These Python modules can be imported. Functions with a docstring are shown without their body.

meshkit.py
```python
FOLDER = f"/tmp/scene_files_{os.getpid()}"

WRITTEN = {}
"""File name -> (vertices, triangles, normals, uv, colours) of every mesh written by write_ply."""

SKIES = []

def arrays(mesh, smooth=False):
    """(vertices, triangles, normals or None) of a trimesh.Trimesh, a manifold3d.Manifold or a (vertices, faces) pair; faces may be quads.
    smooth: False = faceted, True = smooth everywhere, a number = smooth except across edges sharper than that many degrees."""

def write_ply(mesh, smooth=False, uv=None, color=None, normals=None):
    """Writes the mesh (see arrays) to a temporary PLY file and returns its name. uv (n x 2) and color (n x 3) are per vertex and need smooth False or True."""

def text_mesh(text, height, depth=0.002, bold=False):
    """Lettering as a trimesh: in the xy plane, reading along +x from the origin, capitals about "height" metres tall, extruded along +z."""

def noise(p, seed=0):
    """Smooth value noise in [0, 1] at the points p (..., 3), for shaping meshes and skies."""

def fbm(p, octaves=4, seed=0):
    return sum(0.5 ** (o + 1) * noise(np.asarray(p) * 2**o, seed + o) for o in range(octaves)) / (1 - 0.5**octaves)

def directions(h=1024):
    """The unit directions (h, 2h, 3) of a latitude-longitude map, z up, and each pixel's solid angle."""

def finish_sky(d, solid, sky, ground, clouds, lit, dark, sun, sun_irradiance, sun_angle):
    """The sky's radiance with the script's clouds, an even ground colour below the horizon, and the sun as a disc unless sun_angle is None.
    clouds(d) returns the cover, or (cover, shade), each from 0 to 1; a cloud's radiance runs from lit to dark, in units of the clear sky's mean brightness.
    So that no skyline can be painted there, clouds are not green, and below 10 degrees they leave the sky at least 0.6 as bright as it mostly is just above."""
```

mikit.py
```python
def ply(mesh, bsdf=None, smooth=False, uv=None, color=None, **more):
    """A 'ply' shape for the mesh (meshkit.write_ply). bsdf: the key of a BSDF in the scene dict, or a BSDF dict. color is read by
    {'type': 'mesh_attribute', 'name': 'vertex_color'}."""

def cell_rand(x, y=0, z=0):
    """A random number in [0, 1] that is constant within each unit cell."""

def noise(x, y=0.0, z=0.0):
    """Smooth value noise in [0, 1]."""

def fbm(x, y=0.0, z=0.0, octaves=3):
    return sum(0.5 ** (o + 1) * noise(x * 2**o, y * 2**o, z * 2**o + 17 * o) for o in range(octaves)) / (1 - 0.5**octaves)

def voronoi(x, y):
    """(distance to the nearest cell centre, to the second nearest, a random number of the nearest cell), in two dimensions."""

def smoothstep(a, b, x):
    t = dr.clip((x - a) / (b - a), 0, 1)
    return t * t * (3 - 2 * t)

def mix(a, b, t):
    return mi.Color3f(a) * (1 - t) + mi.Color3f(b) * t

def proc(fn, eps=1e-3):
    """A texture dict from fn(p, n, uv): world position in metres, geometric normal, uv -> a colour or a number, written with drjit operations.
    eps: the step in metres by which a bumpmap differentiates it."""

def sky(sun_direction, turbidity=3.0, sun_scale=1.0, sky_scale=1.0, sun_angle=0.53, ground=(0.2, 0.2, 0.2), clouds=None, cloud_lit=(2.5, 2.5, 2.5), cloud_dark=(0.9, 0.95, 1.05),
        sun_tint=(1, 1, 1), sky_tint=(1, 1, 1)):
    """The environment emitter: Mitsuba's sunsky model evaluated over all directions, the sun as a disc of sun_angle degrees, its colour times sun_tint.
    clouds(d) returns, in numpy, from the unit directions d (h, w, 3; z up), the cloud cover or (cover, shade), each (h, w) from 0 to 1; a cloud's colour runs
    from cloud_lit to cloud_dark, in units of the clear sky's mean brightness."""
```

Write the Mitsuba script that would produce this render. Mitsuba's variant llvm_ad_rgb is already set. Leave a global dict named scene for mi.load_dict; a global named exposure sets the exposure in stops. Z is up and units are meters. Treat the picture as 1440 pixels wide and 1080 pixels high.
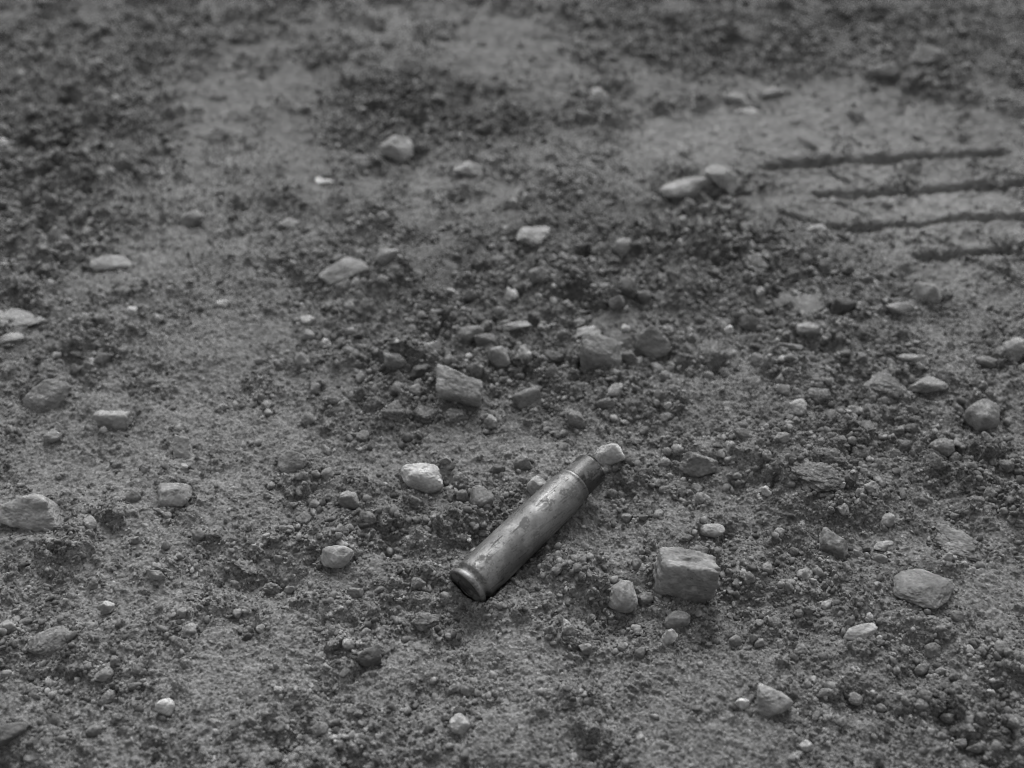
"""A spent cartridge case on stony dirt, black and white. Units are metres; the detailed ground is laid out in millimetres."""
import math
import drjit as dr
import mitsuba as mi
import numpy as np
import trimesh
from scipy import ndimage
import meshkit
import mikit
from mikit import noise, fbm, smoothstep, voronoi

T = mi.ScalarTransform4f
scene, labels = {}, {}

# ---------------------------------------------------------------- camera, sky, exposure
CAM_H, PITCH = 0.23, math.radians(42)
scene['camera'] = {'type': 'thinlens', 'fov': math.degrees(2 * math.atan(720 / 1544)), 'fov_axis': 'x', 'near_clip': 0.01, 'far_clip': 200.0,
    'aperture_radius': 0.0019, 'focus_distance': 0.288,
    'to_world': T().look_at(origin=[0, 0, CAM_H], target=[0, math.cos(PITCH), CAM_H - math.sin(PITCH)], up=[0, 0, 1])}
SUN = np.array([0.08, 0.70, 0.60])
scene['sky'] = mikit.sky(SUN, turbidity=3, sun_scale=0.7, sun_angle=32, ground=(0.18, 0.18, 0.18), clouds=lambda d: (np.ones(d.shape[:2]), np.clip(0.4 - 0.6 * d[..., 1], 0, 1)),
    cloud_lit=(2.6, 2.6, 2.6), cloud_dark=(0.3, 0.3, 0.3), sun_tint=(0.815, 1, 1.38))
exposure = 2.05

# ---------------------------------------------------------------- the lie of the land (millimetres)
ZONES = np.array([[np.float64(160.2), np.float64(366.9), np.float64(52.5), np.float64(49.0), -1.9], [np.float64(102.1), np.float64(417.1), np.float64(51.1), np.float64(30.4), -1.3], [np.float64(25.8), np.float64(462.6), np.float64(41.9), np.float64(27.9), -0.5], [np.float64(-52.7), np.float64(523.4), np.float64(45.7), np.float64(33.3), -0.8], [np.float64(-116.8), np.float64(448.9), np.float64(37.9), np.float64(47.1), -0.9], [np.float64(-121.5), np.float64(393.7), np.float64(43.4), np.float64(33.8), -0.9], [np.float64(-136.4), np.float64(337.7), np.float64(49.8), np.float64(27.8), -0.7], [np.float64(-138.9), np.float64(299.1), np.float64(46.3), np.float64(18.0), -0.4], [np.float64(-6.8), np.float64(503.3), np.float64(44.4), np.float64(27.5), -0.7], [np.float64(26.2), np.float64(473.2), np.float64(39.3), np.float64(21.6), -0.5], [np.float64(-27.8), np.float64(369.5), np.float64(38.9), np.float64(20.7), -0.9], [np.float64(17.3), np.float64(390.9), np.float64(40.3), np.float64(19.5), -0.7], [np.float64(58.9), np.float64(405.2), np.float64(38.3), np.float64(20.4), -0.8], [np.float64(-83.2), np.float64(333.2), np.float64(26.0), np.float64(13.6), -0.4], [np.float64(-90.1), np.float64(272.7), np.float64(43.9), np.float64(21.5), -0.45], [np.float64(-83.8), np.float64(239.4), np.float64(30.1), np.float64(12.4), -0.5], [np.float64(8.4), np.float64(227.3), np.float64(18.8), np.float64(7.6), -0.6], [np.float64(-3.6), np.float64(164.6), np.float64(35.8), np.float64(12.9), -0.4], [np.float64(30.6), np.float64(189.8), np.float64(17.2), np.float64(12.3), -0.5], [np.float64(77.9), np.float64(269.1), np.float64(18.3), np.float64(14.1), -0.4], [np.float64(128.1), np.float64(442.3), np.float64(62.5), np.float64(26.3), -0.4], [np.float64(-97.5), np.float64(182.6), np.float64(43.1), np.float64(30.9), -0.4], [np.float64(-76.9), np.float64(140.4), np.float64(43.5), np.float64(16.9), -0.25], [np.float64(-115.3), np.float64(213.1), np.float64(30.3), np.float64(19.3), -0.4], [np.float64(-50.7), np.float64(156.2), np.float64(26.2), np.float64(16.4), -0.35], [np.float64(3.4), np.float64(148.1), np.float64(22.2), np.float64(13.8), -0.3], [np.float64(26.5), np.float64(136.7), np.float64(24.8), np.float64(11.0), -0.2], [np.float64(-185.7), np.float64(405.2), np.float64(50.1), np.float64(64.8), 1.0], [np.float64(-50.0), np.float64(442.3), np.float64(46.9), np.float64(39.5), 1.0], [np.float64(-12.1), np.float64(423.2), np.float64(45.5), np.float64(31.0), 0.7], [np.float64(209.7), np.float64(507.2), np.float64(68.8), np.float64(39.8), 0.8], [np.float64(61.9), np.float64(507.2), np.float64(41.3), np.float64(31.8), 0.7], [np.float64(111.0), np.float64(491.7), np.float64(30.3), np.float64(30.4), 0.5], [np.float64(-142.8), np.float64(499.4), np.float64(47.6), np.float64(31.1), 0.4], [np.float64(139.5), np.float64(423.2), np.float64(24.3), np.float64(18.5), 0.2], [np.float64(-5.0), np.float64(307.2), np.float64(64.4), np.float64(24.7), 1.0], [np.float64(47.2), np.float64(337.7), np.float64(52.4), np.float64(27.8), 0.9], [np.float64(-18.3), np.float64(269.1), np.float64(39.0), np.float64(24.8), 0.8], [np.float64(84.8), np.float64(311.4), np.float64(42.4), np.float64(25.1), 0.7], [np.float64(22.3), np.float64(255.4), np.float64(33.4), np.float64(16.7), 0.6], [np.float64(126.7), np.float64(224.4), np.float64(31.2), np.float64(17.4), 0.7], [np.float64(102.4), np.float64(236.3), np.float64(29.9), np.float64(15.3), 0.6], [np.float64(-34.9), np.float64(245.7), np.float64(19.6), np.float64(12.8), 0.7], [np.float64(-15.8), np.float64(202.4), np.float64(25.6), np.float64(13.1), 0.5], [np.float64(46.5), np.float64(164.6), np.float64(21.5), np.float64(10.7), 0.6], [np.float64(84.8), np.float64(202.4), np.float64(35.5), np.float64(15.7), 0.5], [np.float64(102.6), np.float64(160.3), np.float64(26.5), np.float64(16.8), 0.4], [np.float64(76.9), np.float64(140.4), np.float64(33.5), np.float64(13.2), 0.4], [np.float64(-160.8), np.float64(299.1), np.float64(19.5), np.float64(16.0), 0.3], [np.float64(-32.2), np.float64(210.4), np.float64(14.1), np.float64(10.8), 0.4]])      # x, y, rx, ry, weight: + loose crumbs with shade painted into the soil, - trodden dusty soil
BUMPS = np.array([[np.float64(-21.9), np.float64(248.9), np.float64(26.3), np.float64(12.9), 3.0], [np.float64(88.1), np.float64(218.7), np.float64(22.5), np.float64(11.3), 4.0], [np.float64(-60.8), np.float64(319.0), np.float64(17.7), np.float64(12.9), 2.0], [np.float64(-14.4), np.float64(166.7), np.float64(10.8), np.float64(7.4), -3.5], [np.float64(43.7), np.float64(171.1), np.float64(16.4), np.float64(8.9), -2.5], [np.float64(46.1), np.float64(192.2), np.float64(15.4), np.float64(7.4), 1.5], [np.float64(110.1), np.float64(224.4), np.float64(14.5), np.float64(8.7), -2.0], [np.float64(10.7), np.float64(236.3), np.float64(29.9), np.float64(9.2), -1.0], [np.float64(-137.1), np.float64(224.4), np.float64(31.2), np.float64(14.5), -2.0], [np.float64(-115.3), np.float64(192.2), np.float64(30.8), np.float64(14.9), 1.5], [np.float64(27.4), np.float64(199.8), np.float64(11.8), np.float64(6.2), -1.8], [np.float64(34.7), np.float64(307.2), np.float64(39.6), np.float64(16.5), 3.0], [np.float64(-62.8), np.float64(176.8), np.float64(7.4), np.float64(4.1), -2.5], [np.float64(140.9), np.float64(236.3), np.float64(12.8), np.float64(10.4), -3.0], [np.float64(7.5), np.float64(182.6), np.float64(11.3), np.float64(11.8), -1.0]])      # x, y, rx, ry, height
GROOVES = [([(np.float64(104.0), np.float64(384.9)), (np.float64(120.4), np.float64(388.7)), (np.float64(140.7), np.float64(389.3)), (np.float64(164.5), np.float64(392.6)), (np.float64(188.5), np.float64(395.4)), (np.float64(201.4), np.float64(397.7))], np.float64(3.04)), ([(np.float64(118.3), np.float64(364.4)), (np.float64(138.4), np.float64(367.9)), (np.float64(161.1), np.float64(370.0)), (np.float64(184.0), np.float64(372.1)), (np.float64(204.1), np.float64(373.7)), (np.float64(230.2), np.float64(376.3))], np.float64(2.83)), ([(np.float64(117.9), np.float64(343.3)), (np.float64(141.0), np.float64(345.7)), (np.float64(151.5), np.float64(345.2)), (np.float64(173.8), np.float64(348.6)), (np.float64(195.7), np.float64(350.0)), (np.float64(226.8), np.float64(353.9))], np.float64(2.63)), ([(np.float64(145.5), np.float64(323.4)), (np.float64(164.1), np.float64(325.6)), (np.float64(185.4), np.float64(327.8)), (np.float64(217.3), np.float64(330.5))], np.float64(2.71)), ([(np.float64(93.8), np.float64(401.7)), (np.float64(102.1), np.float64(395.4))], np.float64(1.43)), ([(np.float64(123.0), np.float64(387.1)), (np.float64(132.9), np.float64(374.2))], np.float64(1.02)), ([(np.float64(167.1), np.float64(407.5)), (np.float64(171.7), np.float64(402.9))], np.float64(1.46)), ([(np.float64(98.8), np.float64(396.6)), (np.float64(111.7), np.float64(388.2))], np.float64(1.05)), ([(np.float64(135.6), np.float64(380.0)), (np.float64(144.7), np.float64(371.1))], np.float64(1.0)), ([(np.float64(178.5), np.float64(390.9)), (np.float64(190.2), np.float64(382.7))], np.float64(1.03)), ([(np.float64(125.4), np.float64(359.3)), (np.float64(135.9), np.float64(352.0))], np.float64(0.93)), ([(np.float64(152.1), np.float64(337.7)), (np.float64(162.5), np.float64(328.7))], np.float64(0.86)), ([(np.float64(102.2), np.float64(352.0)), (np.float64(119.2), np.float64(343.3))], np.float64(1.51)), ([(np.float64(161.1), np.float64(324.2)), (np.float64(177.5), np.float64(305.2))], np.float64(1.36))]


def low(x, y):
    """Slow rise and fall of the ground, mm."""
    x, y = np.broadcast_arrays(np.asarray(x, float), np.asarray(y, float))
    p = np.stack([x, y, np.zeros_like(x)], -1)
    h = 5.0 * (meshkit.fbm(p / 95.0 + 7.3, 2, 3) - 0.5) + 2.6 * (meshkit.fbm(p / 34.0 + 3.1, 2, 5) - 0.5)
    for bx, by, rx, ry, a in BUMPS:
        h = h + a * np.exp(-((x - bx) / rx) ** 2 - ((y - by) / ry) ** 2)
    far = np.clip((np.hypot(x, y) - 900) / 4000, 0, 1)
    return h + far * 120 * (meshkit.fbm(p / 2600.0, 3, 9) - 0.5)


def zone(x, y):
    s = 0.0 * x
    for bx, by, rx, ry, a in ZONES:
        s = s + a * np.exp(-((x - bx) / rx) ** 2 - ((y - by) / ry) ** 2)
    return s


rng = np.random.default_rng(20)
RES = 0.33
X0, X1, Y0, Y1 = -330.0, 330.0, 70.0, 640.0
NX, NY = int((X1 - X0) / RES), int((Y1 - Y0) / RES)


def coarse(fn, step):
    """fn on the raster by way of a coarser grid."""
    xs, ys = np.arange(X0 - 2 * step, X1 + 3 * step, step), np.arange(Y0 - 2 * step, Y1 + 3 * step, step)
    g = fn(*np.meshgrid(xs, ys)).astype(np.float32)
    ii = np.float32((np.arange(NY) * RES + Y0 - ys[0]) / step)
    jj = np.float32((np.arange(NX) * RES + X0 - xs[0]) / step)
    i, j = ii.astype(int), jj.astype(int)
    a, b = (ii - i)[:, None], (jj - j)[None]
    r = g[i] * (1 - a) + g[i + 1] * a
    return r[:, j] * (1 - b) + r[:, j + 1] * b


def grain(sigma):
    n = ndimage.gaussian_filter(rng.standard_normal((NY, NX), dtype=np.float32), sigma / RES, mode='wrap', truncate=3)
    return n / n.std()


LOW = coarse(low, 4.0)
ZON = coarse(zone, 3.0)
LOOSE = np.clip(0.43 + 0.40 * ZON + 0.09 * grain(18.0) + 0.18 * grain(8.0) + 0.18 * grain(3.0), 0.03, 1)
H = LOW + LOOSE * (1.9 * grain(5.0) + 1.2 * grain(2.2)) + 0.38 * grain(4.0) + 0.2 * grain(1.7)


def sample(field, x, y):
    i = np.clip((np.asarray(y) - Y0) / RES, 0, NY - 1.001)
    j = np.clip((np.asarray(x) - X0) / RES, 0, NX - 1.001)
    a, b = i.astype(int), j.astype(int)
    u, v = i - a, j - b
    return (field[a, b] * (1 - u) + field[a + 1, b] * u) * (1 - v) + (field[a, b + 1] * (1 - u) + field[a + 1, b + 1] * u) * v


# tyre track: grooves pressed into the dusty soil
yy, xx = np.mgrid[0:NY, 0:NX].astype(np.float32)
for line, width in GROOVES:
    line = np.array(line)
    m = 3 * width + 4
    j0, j1 = np.clip(((line[:, 0].min() - m - X0) / RES, (line[:, 0].max() + m - X0) / RES), 0, NX).astype(int)
    i0, i1 = np.clip(((line[:, 1].min() - m - Y0) / RES, (line[:, 1].max() + m - Y0) / RES), 0, NY).astype(int)
    if j1 <= j0 or i1 <= i0:
        continue
    px, py = xx[i0:i1, j0:j1] * RES + X0, yy[i0:i1, j0:j1] * RES + Y0
    d = np.full(px.shape, 1e9)
    for (ax, ay), (bx, by) in zip(line[:-1], line[1:]):
        t = np.clip(((px - ax) * (bx - ax) + (py - ay) * (by - ay)) / ((bx - ax) ** 2 + (by - ay) ** 2), 0, 1)
        d = np.minimum(d, np.hypot(px - ax - t * (bx - ax), py - ay - t * (by - ay)))
    wob = ndimage.gaussian_filter(rng.standard_normal(px.shape), 5)
    d = d * (1 + 1.5 * wob) + 6 * wob
    s = np.clip((width * 0.95 - d) / (width * 0.4), 0, 1)
    s = s * s * (3 - 2 * s)
    broken = np.clip(0.95 + 9 * ndimage.gaussian_filter(rng.standard_normal(px.shape), 9), 0.6, 1.25)
    H[i0:i1, j0:j1] += 0.18 * width * np.exp(-((d / width - 1.7) / 0.5) ** 2) * broken - 1.4 * width * s * broken
    LOOSE[i0:i1, j0:j1] = np.maximum(LOOSE[i0:i1, j0:j1], 0.4 * s)


def stamp(radius, per_cm2, power, floor, height):
    """Crumbs of soil pressed into the surface: tilted, flattened, many-sided bumps."""
    n = int(per_cm2 * (X1 - X0) * (Y1 - Y0) / 100)
    cx, cy = rng.uniform(X0 + 8, X1 - 8, n), rng.uniform(Y0 + 8, Y1 - 8, n)
    keep = rng.random(n) < floor + (1 - floor) * sample(LOOSE, cx, cy) ** power
    cx, cy = cx[keep], cy[keep]
    n = len(cx)
    r = radius * rng.uniform(0.7, 1.4, n)
    k = int(np.ceil(radius * 1.5 / RES))
    o = np.arange(-k, k + 1)
    oy, ox = [a.ravel() for a in np.meshgrid(o, o, indexing='ij')]
    ci, cj = ((cy - Y0) / RES).astype(int), ((cx - X0) / RES).astype(int)
    base = H[ci, cj] - 0.25 * r
    ang, asp, tx, ty, hh = rng.uniform(0, 6.3, n), rng.uniform(0.65, 1.0, n), *rng.normal(0, 0.28, (2, n)), rng.uniform(0.5, 1.0, n) * height
    k1, k2 = rng.uniform(0.5, 0.95, (2, n))
    c0, cu, cv = rng.uniform(0.3, 0.75, n) * hh, *rng.normal(0, 0.45, (2, n))
    flat = H.ravel()
    for s in range(0, n, 20000):
        q = slice(s, s + 20000)
        dx = (ox[None] + 0.0) * RES / r[q, None]
        dy = (oy[None] + 0.0) * RES / r[q, None]
        c, sn = np.cos(ang[q, None]), np.sin(ang[q, None])
        u, v = c * dx + sn * dy, (c * dy - sn * dx) / asp[q, None]
        d = np.maximum(np.sqrt(u * u + v * v) * 0.9, np.maximum(np.abs(u) + np.abs(v) * k1[q, None], np.abs(v) * 1.05 + np.abs(u) * k2[q, None] * 0.4) * 0.85)
        dome = np.minimum(hh[q, None] * np.sqrt(np.clip(1 - d * d, 0, 1)), c0[q, None] + cu[q, None] * dx + cv[q, None] * dy)
        z = base[q, None] + r[q, None] * (dome + tx[q, None] * dx + ty[q, None] * dy)
        ok = (d < 1)
        idx = (np.clip(ci[q, None] + oy, 0, NY - 1) * NX + np.clip(cj[q, None] + ox, 0, NX - 1))
        np.maximum.at(flat, idx[ok], z[ok].astype(np.float32))


stamp(3.4, 0.35, 2.4, 0.0, 0.95)
H += 0.16 * LOOSE * grain(1.1)
stamp(2.2, 2.2, 1.8, 0.01, 1.05)
stamp(1.5, 6.0, 1.5, 0.03, 1.1)
stamp(1.0, 16.0, 1.2, 0.10, 1.0)
stamp(0.75, 45.0, 0.8, 0.3, 1.1)
stamp(0.5, 110.0, 0.5, 0.6, 1.2)
H += (0.13 + 0.03 * LOOSE) * grain(0.42) + (0.11 + 0.07 * LOOSE) * grain(0.75)

# ---------------------------------------------------------------- the stones that can be told apart
# x, y (mm), width, depth, height above the soil (mm), tone, style, turn (degrees), kind, label
STONES = [
    (np.float64(-25.2), np.float64(214.0), np.float64(13.9), np.float64(8.3), np.float64(6.5), 'W', 'r', -22, 'stone', 'bright white stone with smooth faces lying to the left of the cartridge case'),
    (np.float64(28.3), np.float64(221.2), np.float64(9.5), np.float64(6.3), np.float64(5.7), 'W', 'r', -10, 'stone', 'white rounded stone just behind the open mouth of the cartridge case'),
    (np.float64(7.4), np.float64(210.2), np.float64(8.5), np.float64(6.8), np.float64(4.7), 'P', 'r', 0, 'stone', 'pale rounded stone half hidden behind the shoulder of the cartridge case'),
    (np.float64(-8.5), np.float64(205.2), np.float64(7.2), np.float64(7.9), np.float64(4.3), 'S', 'r', 0, 'stone', 'dusty grey round lump between the white stone and the cartridge case'),
    (np.float64(-45.5), np.float64(205.9), np.float64(6.6), np.float64(5.1), np.float64(4.3), 'G', 'r', 0, 'pebble', 'grey round pebble below and left of the bright white stone'),
    (np.float64(-13.9), np.float64(207.4), np.float64(3.6), np.float64(3.4), np.float64(2.5), 'G', 'r', 0, 'pebble', 'small grey round pebble directly left of the dusty lump beside the cartridge case'),
    (np.float64(-19.1), np.float64(220.9), np.float64(4.7), np.float64(3.0), np.float64(2.7), 'P', 'a', 0, 'pebble', 'small pale pebble at the upper right end of the bright white stone'),
    (np.float64(-14.5), np.float64(213.0), np.float64(4.9), np.float64(4.9), np.float64(2.9), 'S', 'c', 0, 'pebble', 'dull grey pebble against the right side of the bright white stone'),
    (np.float64(-46.8), np.float64(184.9), np.float64(10.2), np.float64(6.3), np.float64(4.3), 'P', 'r', 0, 'stone', 'pale oval stone with a dusty left half on sand left of the cartridge case'),
    (np.float64(-96.2), np.float64(225.8), np.float64(7.9), np.float64(5.3), np.float64(4.1), 'P', 'b', -15, 'stone', 'small angular pale grey stone standing clear of the sand left of centre'),
    (np.float64(-94.8), np.float64(206.7), np.float64(11.2), np.float64(10.4), np.float64(4.7), 'G', 'a', 20, 'stone', 'grey flat sided stone sunk in soil with a dark crack along its left edge'),
    (np.float64(-63.2), np.float64(220.7), np.float64(9.1), np.float64(8.7), np.float64(4.1), 'S', 'r', 0, 'stone', 'round dust covered stone half sunk in the sand left of the bright white stone'),
    (np.float64(-131.6), np.float64(199.8), np.float64(19.8), np.float64(11.7), np.float64(6.8), 'P', 'r', -8, 'stone', 'large pale stone with a ridged top cut by the left edge of the picture'),
    (np.float64(-121.0), np.float64(240.3), np.float64(11.2), np.float64(6.7), np.float64(3.7), 'P', 'b', -8, 'stone', 'pale angular block of stone with a flat top in the left of the picture'),
    (np.float64(-143.4), np.float64(249.6), np.float64(15.9), np.float64(10.4), np.float64(5.7), 'G', 'r', 15, 'stone', 'large smooth grey stone half buried near the left edge'),
    (np.float64(-137.5), np.float64(232.9), np.float64(6.8), np.float64(4.2), np.float64(2.8), 'P', 'r', 0, 'pebble', 'pale pebble below the large smooth half buried stone at left'),
    (np.float64(-15.6), np.float64(248.0), np.float64(18.7), np.float64(11.2), np.float64(8.5), 'G', 'b', -22, 'stone', 'big angular grey stone with a sloping top in the middle of the picture'),
    (np.float64(4.8), np.float64(247.4), np.float64(9.3), np.float64(6.1), np.float64(4.7), 'S', 'r', 0, 'stone', 'dusty grey lump just right of the big angular grey stone'),
    (np.float64(-26.1), np.float64(240.3), np.float64(8.2), np.float64(6.2), np.float64(2.9), 'S', 'c', -10, 'soil_clod', 'soil clod in front of the left half of the big angular grey stone'),
    (np.float64(-16.9), np.float64(239.5), np.float64(7.8), np.float64(5.3), np.float64(2.5), 'S', 'c', 10, 'soil_clod', 'low soil clod in front of the right half of the big angular grey stone'),
    (np.float64(28.4), np.float64(265.5), np.float64(14.2), np.float64(9.1), np.float64(7.9), 'G', 'k', -10, 'stone', 'two toned angular grey stone right of centre beside the round grey stone'),
    (np.float64(45.3), np.float64(273.9), np.float64(13.1), np.float64(8.3), np.float64(8.4), 'G', 'r', 0, 'stone', 'round grey stone right of the two toned angular stone'),
    (np.float64(24.5), np.float64(279.4), np.float64(9.9), np.float64(6.2), np.float64(3.3), 'P', 'a', 10, 'stone', 'pale flat stone lying behind the two toned angular stone'),
    (np.float64(-25.7), np.float64(270.4), np.float64(6.5), np.float64(4.4), np.float64(2.8), 'W', 'a', 20, 'pebble', 'pale wedge shaped pebble left of centre in the loose soil'),
    (np.float64(35.4), np.float64(292.8), np.float64(6.3), np.float64(3.9), np.float64(4.4), 'G', 'r', 0, 'pebble', 'small round grey pebble behind the round grey stone'),
    (np.float64(1.7), np.float64(284.3), np.float64(10.4), np.float64(5.7), np.float64(1.7), 'P', 'a', 0, 'stone', 'flat pale stone behind the dusty lumps in the middle of the loose soil'),
    (np.float64(-13.7), np.float64(278.0), np.float64(9.4), np.float64(6.3), np.float64(3.9), 'S', 'r', 0, 'stone', 'dusty grey lump behind the big angular grey stone'),
    (np.float64(-8.3), np.float64(274.4), np.float64(8.4), np.float64(5.4), np.float64(4.0), 'S', 'r', 0, 'stone', 'dusty grey stone next in line right of the lump behind the big angular stone'),
    (np.float64(-4.5), np.float64(265.3), np.float64(8.2), np.float64(7.0), np.float64(4.9), 'G', 'r', 0, 'stone', 'grey upright stone directly right of the far end of the big angular stone'),
    (np.float64(3.4), np.float64(266.4), np.float64(7.3), np.float64(7.6), np.float64(4.4), 'P', 'c', 0, 'stone', 'pale rough stone in the row between the big angular stone and the two toned stone'),
    (np.float64(11.6), np.float64(267.1), np.float64(10.5), np.float64(6.5), np.float64(4.1), 'S', 'a', -15, 'stone', 'dusty wedge shaped stone in the row left of the two toned angular stone'),
    (np.float64(-29.3), np.float64(257.9), np.float64(7.7), np.float64(5.1), np.float64(3.9), 'D', 'a', 25, 'stone', 'dark wedge shaped stone touching the left end of the big angular grey stone'),
    (np.float64(-36.7), np.float64(261.1), np.float64(7.7), np.float64(6.6), np.float64(3.9), 'S', 'r', 0, 'stone', 'round dusty stone left of the dark wedge shaped stone'),
    (np.float64(66.5), np.float64(366.5), np.float64(20.6), np.float64(11.9), np.float64(6.7), 'P', 'a', 8, 'stone', 'large pale blurred stone with a dark undercut face, left one of a pair'),
    (np.float64(83.4), np.float64(373.1), np.float64(16.3), np.float64(13.3), np.float64(7.4), 'P', 'a', -20, 'stone', 'pale blurred stone sloping down to the right, right one of a pair'),
    (np.float64(7.7), np.float64(332.1), np.float64(13.1), np.float64(15.5), np.float64(4.6), 'P', 'a', -40, 'stone', 'pale triangular blurred stone flake standing out in the dark soil'),
    (np.float64(40.2), np.float64(330.0), np.float64(7.8), np.float64(6.1), np.float64(4.7), 'P', 'r', 0, 'stone', 'round pale blurred stone with a dark underside between the flake and the pale pair'),
    (np.float64(-46.7), np.float64(392.5), np.float64(14.1), np.float64(13.5), np.float64(9.8), 'P', 'r', -12, 'stone', 'tall boxy pale blurred stone in the upper middle'),
    (np.float64(-60.1), np.float64(383.7), np.float64(9.7), np.float64(6.2), np.float64(3.4), 'P', 'a', -15, 'pebble', 'pale blurred pebble just below left of the tall boxy pale stone'),
    (np.float64(-17.5), np.float64(379.6), np.float64(13.1), np.float64(9.9), np.float64(3.8), 'P', 'a', 10, 'stone', 'pale blurred triangular stone right of the tall boxy pale stone'),
    (np.float64(5.7), np.float64(360.2), np.float64(6.6), np.float64(4.9), np.float64(4.0), 'P', 'a', -20, 'pebble', 'small pale blurred pebble above the triangular flake'),
    (np.float64(39.0), np.float64(443.3), np.float64(8.8), np.float64(6.2), np.float64(6.2), 'W', 'a', -15, 'pebble', 'bright whitish blurred pebble near the top right of centre'),
    (np.float64(-72.1), np.float64(374.1), np.float64(14.6), np.float64(5.2), np.float64(0.4), 'W', 'f', 6, 'shard', 'thin bright white shard lying flat left of the tall boxy stone'),
    (np.float64(-83.2), np.float64(344.5), np.float64(11.7), np.float64(6.3), np.float64(2.6), 'P', 'a', 0, 'stone', 'low pale blurred stone with a dark shadow under it in the upper left'),
    (np.float64(-119.8), np.float64(345.8), np.float64(10.7), np.float64(7.2), np.float64(4.2), 'G', 'r', -15, 'stone', 'grey blurred stone with a dark hollow below it at upper left'),
    (np.float64(-57.7), np.float64(314.7), np.float64(21.8), np.float64(11.5), np.float64(4.2), 'G', 'a', 28, 'stone', 'long dark grey wedge shaped stone left of the upper middle'),
    (np.float64(-44.1), np.float64(316.7), np.float64(9.1), np.float64(6.1), np.float64(4.4), 'P', 'r', 0, 'stone', 'pale rounded stone at the upper right end of the long grey wedge'),
    (np.float64(-180.8), np.float64(443.5), np.float64(7.6), np.float64(6.1), np.float64(4.5), 'P', 'r', 0, 'pebble', 'pale round blurred pebble in the far upper left'),
    (np.float64(-192.1), np.float64(475.2), np.float64(11.9), np.float64(8.0), np.float64(4.0), 'P', 'a', 0, 'stone', 'pale blurred stone in the far upper left with a dark gap on its left'),
    (np.float64(-210.1), np.float64(402.6), np.float64(5.3), np.float64(5.1), np.float64(3.7), 'W', 'r', 0, 'pebble', 'white blurred pebble at the left edge high in the picture'),
    (np.float64(-158.4), np.float64(377.5), np.float64(5.1), np.float64(3.3), np.float64(2.6), 'P', 'r', 0, 'pebble', 'tiny bright blurred pebble below the far round pebble at upper left'),
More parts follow.
